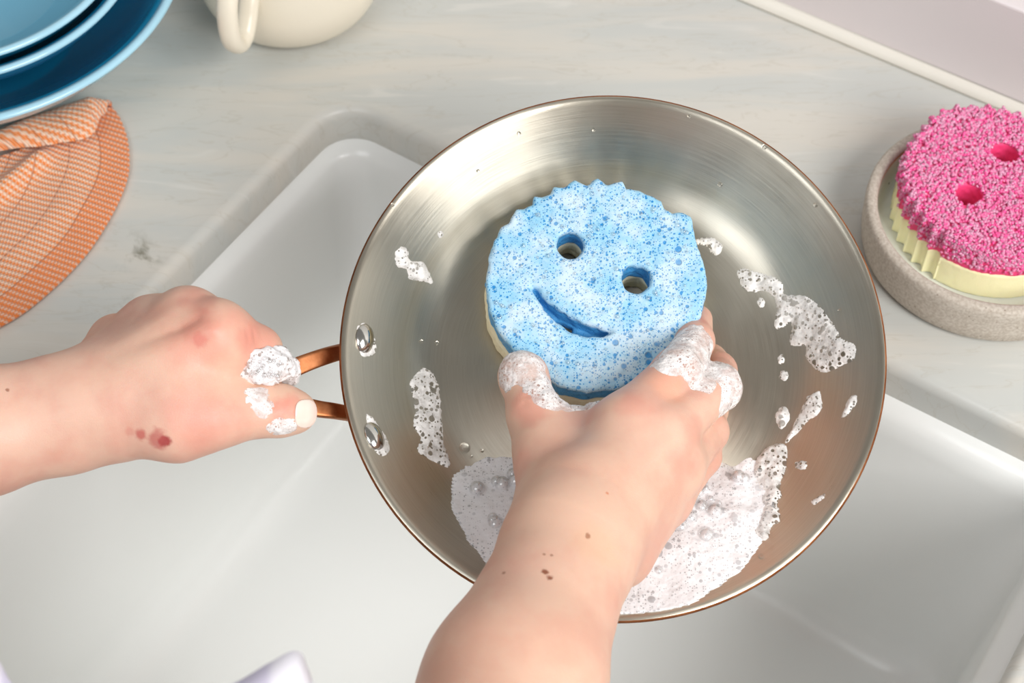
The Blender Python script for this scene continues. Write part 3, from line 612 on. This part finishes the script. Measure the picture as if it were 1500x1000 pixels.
wob = mt.math('MULTIPLY', mt.math('SUBTRACT', mt.noise(mt.tc.outputs['UV'], 150, 2), 0.5), 0.9)
row = mt.math('SINE', mt.math('ADD', mt.math('MULTIPLY', v_, 2*math.pi/0.0037), wob))
half = mt.math('FLOOR', mt.math('MULTIPLY', v_, 2/0.0037))
sti = mt.math('SINE', mt.math('ADD', mt.math('MULTIPLY', u_, 2*math.pi/0.0019), mt.math('MULTIPLY', half, 3.14159)))
band = mt.math('FRACT', mt.math('MULTIPLY', u_, 1/0.0178)); seam = mt.math('SUBTRACT', 1.0, mt.ramp(mt.math('ABSOLUTE', mt.math('SUBTRACT', band, 0.95)), 0.0, 0.04))
hemm = mt.math('LESS_THAN', u_, 0.0168)
msk = mt.ramp(mt.math('ADD', mt.math('ADD', row, mt.math('MULTIPLY', sti, 0.9)), mt.math('ADD', mt.math('MULTIPLY', hemm, -0.35), -0.05)), -0.7, 0.7)
c = mt.mix(msk, srgb(243, 138, 66), srgb(246, 214, 190)); c = mt.mix(mt.math('MULTIPLY', hemm, 0.25), c, srgb(232, 112, 44)); c = mt.mix(mt.math('MULTIPLY', seam, 0.55), c, srgb(178, 92, 52))
mt.set('Base Color', c); mt.bump(mt.math('SUBTRACT', mt.math('ADD', row, mt.math('MULTIPLY', sti, 0.6)), mt.math('MULTIPLY', seam, 1.5)), 0.6, 0.0008)
tw_ = new_mesh('dish_towel', V, Fc, mt.m, uvs=UV); sm = tw_.modifiers.new('solid', 'SOLIDIFY'); sm.thickness = 0.0022; sm.offset = 0
tag(tw_, 'orange and white knitted dish towel folded beside the blue bowls', 'towel')

# ------------------------------------------------------------------ the person: two arms and the shirt
def skin(name, spots):
    m = M(name, rough=0.42, Specular_IOR_Level=0.45); p = m.obj
    n1 = m.noise(p, 38, 4, 0.55); n2 = m.noise(p, 120, 4, 0.6); n3 = m.noise(p, 9, 2)
    c = m.mix(m.ramp(n1, 0.38, 0.68), srgb(229, 187, 166), srgb(222, 168, 149)); c = m.mix(m.math('MULTIPLY', m.ramp(n3, 0.42, 0.64), 0.35), c, srgb(230, 192, 164))
    for (pt, r, col, st) in spots:
        d = m.n('ShaderNodeVectorMath', {'operation': 'DISTANCE'}, i0=p, i1=tuple(pt)).outputs['Value']
        d = m.math('ADD', d, m.math('MULTIPLY', m.math('SUBTRACT', m.noise(p, 0.9/r, 3), 0.5), r*1.3))
        c = m.mix(m.math('MULTIPLY', m.math('SUBTRACT', 1.0, m.ramp(d, r*0.35, r)), st), c, srgb(*col))
    m.set('Base Color', c); m.set('Subsurface Weight', 0.22); m.b.inputs['Subsurface Radius'].default_value = (1.0, 0.36, 0.2); m.b.inputs['Subsurface Scale'].default_value = 0.004
    wr = m.vor(p, 900, 'DISTANCE_TO_EDGE').outputs[0]; wr2 = m.noise(m.mapping(p, scale=(1, 1, 1)), 300, 3)
    m.bump(m.math('ADD', m.math('MULTIPLY', m.ramp(wr, 0.0, 0.12), 0.4), wr2), 0.18, 0.0005); m.set('Roughness', m.math('ADD', 0.34, m.math('MULTIPLY', n2, 0.2)))
    return m.m
def chain(p, pts, k=0.003):
    d = None
    for a_, b_ in zip(pts[:-1], pts[1:]):
        c_ = cone(p, D(*a_[:3]), D(*b_[:3]), a_[3], b_[3]); d = c_ if d is None else smin(d, c_, k)
    return d
def extend(a, b, L): a = np.asarray(a); b = np.asarray(b); return b+(b-a)/np.linalg.norm(b-a)*L

def relief(p, segs):
    r = 0.0
    for a_, b_, w_, h_ in segs:
        dd = cone(p, a_, b_, 0.0, 0.0); r = r+h_*np.exp(-(dd/w_)**2)
    return r
def rel(L): return [(D(*a_), D(*b_), w_, h_) for a_, b_, w_, h_ in L]
# creases (negative) and tendons (positive)
R_REL = rel([((770, 580, .708), (800, 588, .708), .0012, -.0006), ((768, 592, .706), (796, 600, .706), .0012, -.0005), ((800, 770, .652), (872, 742, .652), .0016, -.0005), ((815, 786, .648), (880, 765, .648), .0016, -.0005),
    ((880, 745, .660), (975, 650, .686), .0035, .0008), ((862, 740, .658), (925, 640, .686), .0035, .0006), ((895, 755, .664), (1000, 690, .694), .0030, .0006), ((985, 655, .688), (945, 700, .674), .0030, -.0006)])
L_REL = rel([((351, 482, .694), (347, 520, .697), .0012, -.0007), ((361, 484, .696), (358, 518, .699), .0011, -.0007), ((371, 488, .700), (369, 516, .703), .0011, -.0006), ((393, 572, .702), (398, 596, .701), .0012, -.0007), ((401, 574, .703), (405, 594, .702), .0011, -.0005), ((346, 585, .697), (352, 622, .697), .0014, -.0004),
    ((130, 545, .700), (275, 452, .699), .0038, .0012), ((150, 560, .695), (312, 480, .688), .0040, .0010), ((140, 548, .698), (290, 470, .692), .0030, -.0010), ((150, 530, .708), (220, 462, .714), .0032, .0010)])
# right arm -----------------------------------------------------------
WR_ = D(836, 800, 0.662); FA_ = D(754, 1000, 0.615); EL_ = extend(WR_, FA_, 0.15)
nd_ = -FW                                                        # toward the camera
def right_palm(p):
    d = cone(p, EL_, FA_, 0.0385, 0.0325, nd_, 1.12)
    d = smin(d, cone(p, FA_, WR_, 0.0325, 0.0258, nd_, 1.2), 0.012)
    d = smin(d, cone(p, WR_, D(858, 752, 0.676), 0.0258, 0.026, nd_, 1.35), 0.012)
    for (x0, y0, e0, q0), (x1, y1, e1_, q1) in (((845, 765, 0.674, 0.017), (915, 628, 0.700, 0.0145)), ((868, 765, 0.676, 0.016), (965, 640, 0.702, 0.0140)),
                                               ((885, 770, 0.681, 0.015), (985, 685, 0.708, 0.0130)), ((890, 780, 0.688, 0.014), (965, 735, 0.717, 0.0125))):
        d = smin(d, cone(p, D(x0, y0, e0), D(x1, y1, e1_), q0, q1), 0.013)
    d = smin(d, cone(p, D(812, 762, 0.682), D(806, 668, 0.704), 0.0165, 0.0145), 0.012)          # thenar
    d = smin(d, cone(p, D(818, 640, 0.716), D(905, 622, 0.716), 0.0095, 0.011), 0.012)           # web
    d = smin(d, cone(p, D(935, 755, 0.704), D(908, 812, 0.688), 0.0140, 0.0140), 0.010)          # heel
    return d
R_FING = [
    [(918, 622, 0.701, 0.0128), (990, 545, 0.722, 0.0102), (1018, 500, 0.745, 0.0084), (1022, 468, 0.763, 0.0068)],
    [(968, 636, 0.703, 0.0128), (1051, 568, 0.733, 0.0098), (1052, 543, 0.762, 0.0082), (1040, 520, 0.782, 0.0070)],
    [(990, 682, 0.709, 0.0120), (1036, 632, 0.738, 0.0092), (1040, 600, 0.766, 0.0078), (1034, 570, 0.783, 0.0066)],
    [(975, 730, 0.717, 0.0110), (1028, 668, 0.738, 0.0084), (1030, 640, 0.760, 0.0070), (1022, 620, 0.776, 0.0060)]]
R_THUMB = [(806, 668, 0.704, 0.0140), (784, 610, 0.716, 0.0118), (767, 552, 0.728, 0.0103), (763, 538, 0.752, 0.0082)]
def right_arm(p):
    d = right_palm(p)
    fs = None
    for c_ in R_FING:
        x = chain(p, c_, 0.004); fs = x if fs is None else smin(fs, x, 0.0016)
    d = smin(d, fs, 0.006); d = smin(d, chain(p, R_THUMB, 0.005), 0.009)
    return d+0.00025*vnoise(p, 45)-relief(p, R_REL)
AX = np.stack([RT, UP, FW])
def bounds(pts, pad): q = np.array(pts)@AX.T; return q.min(0)-pad, q.max(0)+pad
bp = [EL_, FA_, WR_]+[D(*q[:3]) for c_ in R_FING for q in c_]+[D(*q[:3]) for q in R_THUMB]
lo, hi = bounds(bp, 0.05)
v, f = sdf_mesh(right_arm, lo, hi, 0.0011, AX)
person = empty('person', (0.0, 0.05, -0.25)); tag(person, 'person in a lavender shirt gripping the pan handle and scrubbing with the sponge', 'person')
def surf(fn, x, y, a=0.45, b=0.85):
    t = np.linspace(a, b, 1600); d = fn(CO+t[:, None]*ray(x, y)); k = np.argmax(d < 0); return CO+t[k]*ray(x, y)
def sp_(fn, L): return [(surf(fn, x, y), r, c_, s_) for x, y, r, c_, s_ in L]
MOLE = (140, 78, 52); PINK = (222, 140, 124); RED = (205, 112, 100)
def shape_child(name, v, f, mat, parent):
    o = new_mesh(name, v, f, mat); o.parent = parent; o.matrix_parent_inverse = parent.matrix_world.inverted(); return o
bpy.context.view_layer.update()
ra_o = shape_child('arm', v, f, skin('skin_of_right_arm', sp_(right_arm, [(861, 785, .0016, MOLE, .9), (799, 838, .0019, MOLE, .95), (805, 846, .0017, MOLE, .95), (738, 839, .0012, MOLE, .7), (797, 812, .0009, MOLE, .6), (808, 813, .0009, MOLE, .6),
    (889, 722, .0009, (214, 130, 90), .8), (780, 590, .014, PINK, .5), (980, 570, .012, (236, 170, 140), .5), (1000, 680, .012, PINK, .35), (1018, 640, .012, PINK, .35), (930, 590, .010, PINK, .3), (1020, 465, .008, PINK, .6), (760, 690, .012, PINK, .25), (880, 800, .015, (228, 182, 146), .3)])), person)
ra_o['label'] = 'right forearm and hand gripping the blue sponge'

# left arm ------------------------------------------------------------
LW = D(95, 606, 0.706); LF = D(-30, 632, 0.700); LE = extend(LW, LF, 0.20)+np.array([0, -0.05, 0.02])
def left_palm(p):
    d = cone(p, LE, LF, 0.037, 0.0258, nd_, 1.1)
    d = smin(d, cone(p, LF, LW, 0.0258, 0.0236, nd_, 1.2), 0.012)
    d = smin(d, cone(p, LW, D(150, 590, 0.712), 0.0236, 0.0245, nd_, 1.3), 0.012)
    for (x0, y0, e0, q0), (x1, y1, e1_, q1) in (((150, 590, 0.706, 0.019), (318, 492, 0.704, 0.0152)), ((150, 575, 0.714, 0.018), (276, 470, 0.714, 0.0145)),
                                               ((140, 565, 0.724, 0.016), (222, 480, 0.728, 0.0130)), ((135, 560, 0.732, 0.014), (172, 500, 0.742, 0.0115))):
        d = smin(d, cone(p, D(x0, y0, e0), D(x1, y1, e1_), q0, q1), 0.010)
    d = smin(d, cone(p, D(180, 512, 0.742), D(245, 482, 0.726), 0.0105, 0.0120), 0.012)
    d = smin(d, cone(p, D(195, 610, 0.706), D(262, 610, 0.704), 0.0165, 0.0170), 0.012)          # thenar
    d = smin(d, cone(p, D(262, 614, 0.704), D(315, 607, 0.704), 0.0172, 0.0142), 0.010)
    d = smin(d, cone(p, D(275, 560, 0.706), D(312, 545, 0.710), 0.015, 0.012), 0.014)            # back of the web
    return d
L_FING = [
    [(318, 492, 0.704, 0.0145), (374, 515, 0.716, 0.0112), (388, 545, 0.745, 0.0090), (352, 562, 0.758, 0.0078), (330, 566, 0.758, 0.0070)],
    [(276, 470, 0.714, 0.0138), (342, 490, 0.740, 0.0105), (336, 540, 0.764, 0.0085), (300, 566, 0.760, 0.0072)],
    [(218, 480, 0.732, 0.0122), (280, 505, 0.760, 0.0098), (275, 555, 0.772, 0.0080), (240, 580, 0.762, 0.0070)],
    [(168, 500, 0.748, 0.0108), (215, 525, 0.770, 0.0086), (210, 565, 0.775, 0.0070), (185, 585, 0.764, 0.0062)]]
L_THUMB = [(312, 608, 0.704, 0.0138), (352, 604, 0.708, 0.0116), (392, 601, 0.712, 0.0110), (418, 602, 0.714, 0.0104), (436, 604, 0.7165, 0.0086)]
def left_arm(p):
    d = left_palm(p); fs = None
    for c_ in L_FING:
        x = chain(p, c_, 0.004); fs = x if fs is None else smin(fs, x, 0.0016)
    d = smin(d, fs, 0.006); d = smin(d, chain(p, L_THUMB, 0.005), 0.006)
    return d+0.0003*vnoise(p, 45)-relief(p, L_REL)
bp = [LE, LF, LW]+[D(*q[:3]) for c_ in L_FING for q in c_]+[D(*q[:3]) for q in L_THUMB]
lo, hi = bounds(bp, 0.045)
v, f = sdf_mesh(left_arm, lo, hi, 0.0011, AX)
la_o = shape_child('arm', v, f, skin('skin_of_left_arm', sp_(left_arm, [(288, 486, .012, RED, .32), (293, 497, .004, (206, 92, 84), .5), (298, 438, .012, RED, .38), (285, 500, .02, PINK, .35), (241, 646, .0035, (160, 52, 56), .95), (232, 644, .006, (190, 90, 86), .7), (206, 637, .0035, (196, 96, 90), .8), (190, 632, .003, (214, 140, 126), .5),
    (300, 620, .018, PINK, .4), (11, 571, .0012, MOLE, .7), (385, 500, .016, PINK, .5), (360, 480, .012, PINK, .35), (408, 600, .008, PINK, .55), (428, 592, .007, PINK, .6), (170, 480, .014, (206, 150, 130), .4), (230, 450, .014, (206, 150, 130), .3)])), person)  # last two brown spots paint the shade on the hand's upper edge
la_o['label'] = 'left forearm and hand gripping the copper handle'
nc = surf(left_arm, 449, 606); ndir = (CO-nc)/np.linalg.norm(CO-nc)
def nail_fn(p):
    q = p-nc; a_ = (q@RT)/0.0048; b_ = (q@UP)/0.0062; c_ = (q@FW)/0.0075
    reg = ((np.abs(a_)**3+np.abs(b_)**3+np.abs(c_)**3)**(1/3)-1)*0.0048
    return np.maximum(np.maximum(left_arm(p)-0.0007, -(left_arm(p)+0.0012)), reg)
lo, hi = bounds([nc], 0.012); v, f = sdf_mesh(nail_fn, lo, hi, 0.00045, AX)
m = M('pale_nail_polish', srgb(250, 226, 214), 0.12, Coat_Weight=0.5); o = shape_child('thumbnail', v, f, m.m, la_o); o['label'] = 'pale pink polished thumbnail'

# suds clinging to the hands -----------------------------------------
def film(name, fn, regs, label, h=0.0008, tmax=0.0013):
    cs_ = [(surf(fn, x, y), r) for x, y, r in regs]
    def g(p):
        base = fn(p); m_ = None
        for c_, r in cs_:
            d = np.sqrt(((p-c_)**2).sum(1))/r; m_ = d if m_ is None else np.minimum(m_, d)
        m_ = m_+0.22*vnoise(p, 160)+0.16*vnoise(p, 420)
        th = tmax*np.clip(1.15-m_, -0.6, 0.75)+0.0004*vnoise(p, 650)*(m_ < 1)
        return np.maximum(base-th, -(base+0.0012))
    lo_, hi_ = bounds([c_ for c_, r in cs_], max(r for c_, r in cs_)+0.006)
    v_, f_ = sdf_mesh(g, lo_, hi_, h, AX); o_ = new_mesh(name, v_, f_, FOAM_H); tag(o_, label, 'suds'); return o_
film('hand_suds', right_arm, [(752, 530, .010), (770, 535, .010), (790, 560, .008), (805, 582, .007), (745, 545, .007), (825, 592, .005), (845, 597, .004), (865, 594, .004)], 'white suds on the thumb that presses the blue sponge')
film('hand_suds', right_arm, [(1020, 500, .011), (1035, 525, .010), (1005, 520, .010), (980, 530, .007), (1025, 545, .008)], 'white suds on the index finger at the sponge edge')
film('hand_suds', right_arm, [(1070, 545, .009), (1078, 575, .008), (1065, 590, .006)], 'white suds on the bent middle finger knuckle', tmax=0.0014)
film('hand_suds', left_arm, [(378, 582, .005), (386, 596, .004)], 'small suds smear on the thumb over the copper handle', tmax=0.0006)
film('hand_suds', left_arm, [(410, 628, .0045), (424, 626, .004)], 'small suds bead under the thumb over the copper handle', tmax=0.0010)
blobs = [(352, 545, 0.712, .0075), (366, 538, 0.708, .0080), (382, 535, 0.707, .0080), (398, 534, 0.709, .0075), (412, 533, 0.714, .0065), (372, 550, 0.716, .006), (392, 545, 0.718, .0065), (412, 542, 0.722, .0055), (346, 558, 0.713, .0045), (340, 548, 0.7085, .004), (358, 560, 0.712, .004), (384, 558, 0.716, .0035), (426, 540, 0.722, .0045), (424, 552, 0.726, .0035), (352, 528, 0.704, .0035), (392, 520, 0.7055, .0035), (408, 521, 0.709, .003)]
def web_foam(p):
    d = None
    for x, y, e, r in blobs:
        c_ = np.sqrt(((p-D(x, y, e))**2).sum(1))-r; d = c_ if d is None else smin(d, c_, 0.003)
    return np.maximum(d+0.0015*vnoise(p, 230)+0.0008*vnoise(p, 600), -(left_arm(p)+0.0008))
lo, hi = bounds([D(*b[:3]) for b in blobs], 0.013); v, f = sdf_mesh(web_foam, lo, hi, 0.0007, AX)
FOAM_B = foam_mat('suds_with_bubbles', 0.35, base=(240, 238, 240), dark=(190, 170, 160), scales=(520, 900, 300))
o = new_mesh('hand_suds', v, f, FOAM_B); tag(o, 'foam with bubbles between the left thumb and index finger', 'suds')
cs, rs = [], []
for i in range(46):
    x = rng.uniform(362, 416); y = rng.uniform(524, 552); cs.append(surf(web_foam, x, y, 0.66, 0.76)); rs.append(0.0005+0.0008*rng.random())
v, f = many(ico(2), np.array(cs), np.array(rs)); new_mesh('bubbles', v, f, BUBBLE, parent=o)['kind'] = 'stuff'

# shirt: sleeves at the elbows and a loose tail in the foreground ------
m = M('lavender_shirt', rough=0.85); st_ = m.math('SINE', m.math('MULTIPLY', m.n('ShaderNodeSeparateXYZ', None, Vector=m.tc.outputs['UV']).outputs[0], 2*math.pi*26))
m.set('Base Color', m.mix(m.ramp(st_, -0.3, 0.6), srgb(214, 208, 228), srgb(240, 237, 246))); SHIRT = m.m
shirt = empty('shirt'); shirt.parent = person; shirt.matrix_parent_inverse = person.matrix_world.inverted()
def tube(a_, b_, ra_, rb_, name):
    n = 40; mlt = 10; ax = (b_-a_)/np.linalg.norm(b_-a_); s_ = np.cross(ax, [0, 0, 1.0]); s_ /= np.linalg.norm(s_); t_ = np.cross(ax, s_); v_ = []; uv = []
    for i in range(mlt):
        u = i/(mlt-1); r = ra_+(rb_-ra_)*u+0.003*math.sin(u*19)
        for k in range(n):
            an = 2*math.pi*k/n; v_.append(a_+(b_-a_)*u+(s_*math.cos(an)+t_*math.sin(an))*(r+0.002*math.sin(3*an+u*9))); uv.append((k/n, u))
    f_ = [(i*n+k, i*n+(k+1) % n, (i+1)*n+(k+1) % n, (i+1)*n+k) for i in range(mlt-1) for k in range(n)]
    o_ = new_mesh(name, v_, np.array(f_), SHIRT, parent=shirt, uvs=uv); q_ = o_.modifiers.new('solid', 'SOLIDIFY'); q_.thickness = 0.003
    return o_
tube(EL_+(FA_-EL_)*0.25, EL_+(EL_-FA_)*0.5, 0.047, 0.060, 'sleeve'); tube(LE+(LF-LE)*0.15, LE+(LE-LF)*0.5, 0.046, 0.060, 'sleeve')
edge = smooth_pts([D(-120, 905, .50), D(-30, 940, .50), D(22, 1006, .50), D(120, 1060, .49), D(260, 1040, .485), D(345, 1003, .485), D(395, 973, .487), D(429, 955, .49), D(441, 975, .492), D(455, 1008, .494), D(500, 1090, .49), D(700, 1200, .47)], 120)
dn = np.array([0.0, -0.13, -0.03]); NV = 16; tq = np.linspace(0, 1, NV)
G = edge[:, None]+tq[None, :, None]*dn+np.stack([0*edge[:, :1]*tq, 0*edge[:, :1]*tq, 0.006*np.sin(edge[:, :1]*70)*tq[None]], -1)
uvg = np.stack([np.repeat(edge[:, :1]*1.6, NV, 1), np.repeat(tq[None], 120, 0)], -1)
o = new_mesh('shirt_tail', G.reshape(-1, 3), grid_faces(120, NV), SHIRT, parent=shirt, uvs=uvg.reshape(-1, 2)); q_ = o.modifiers.new('solid', 'SOLIDIFY'); q_.thickness = 0.002
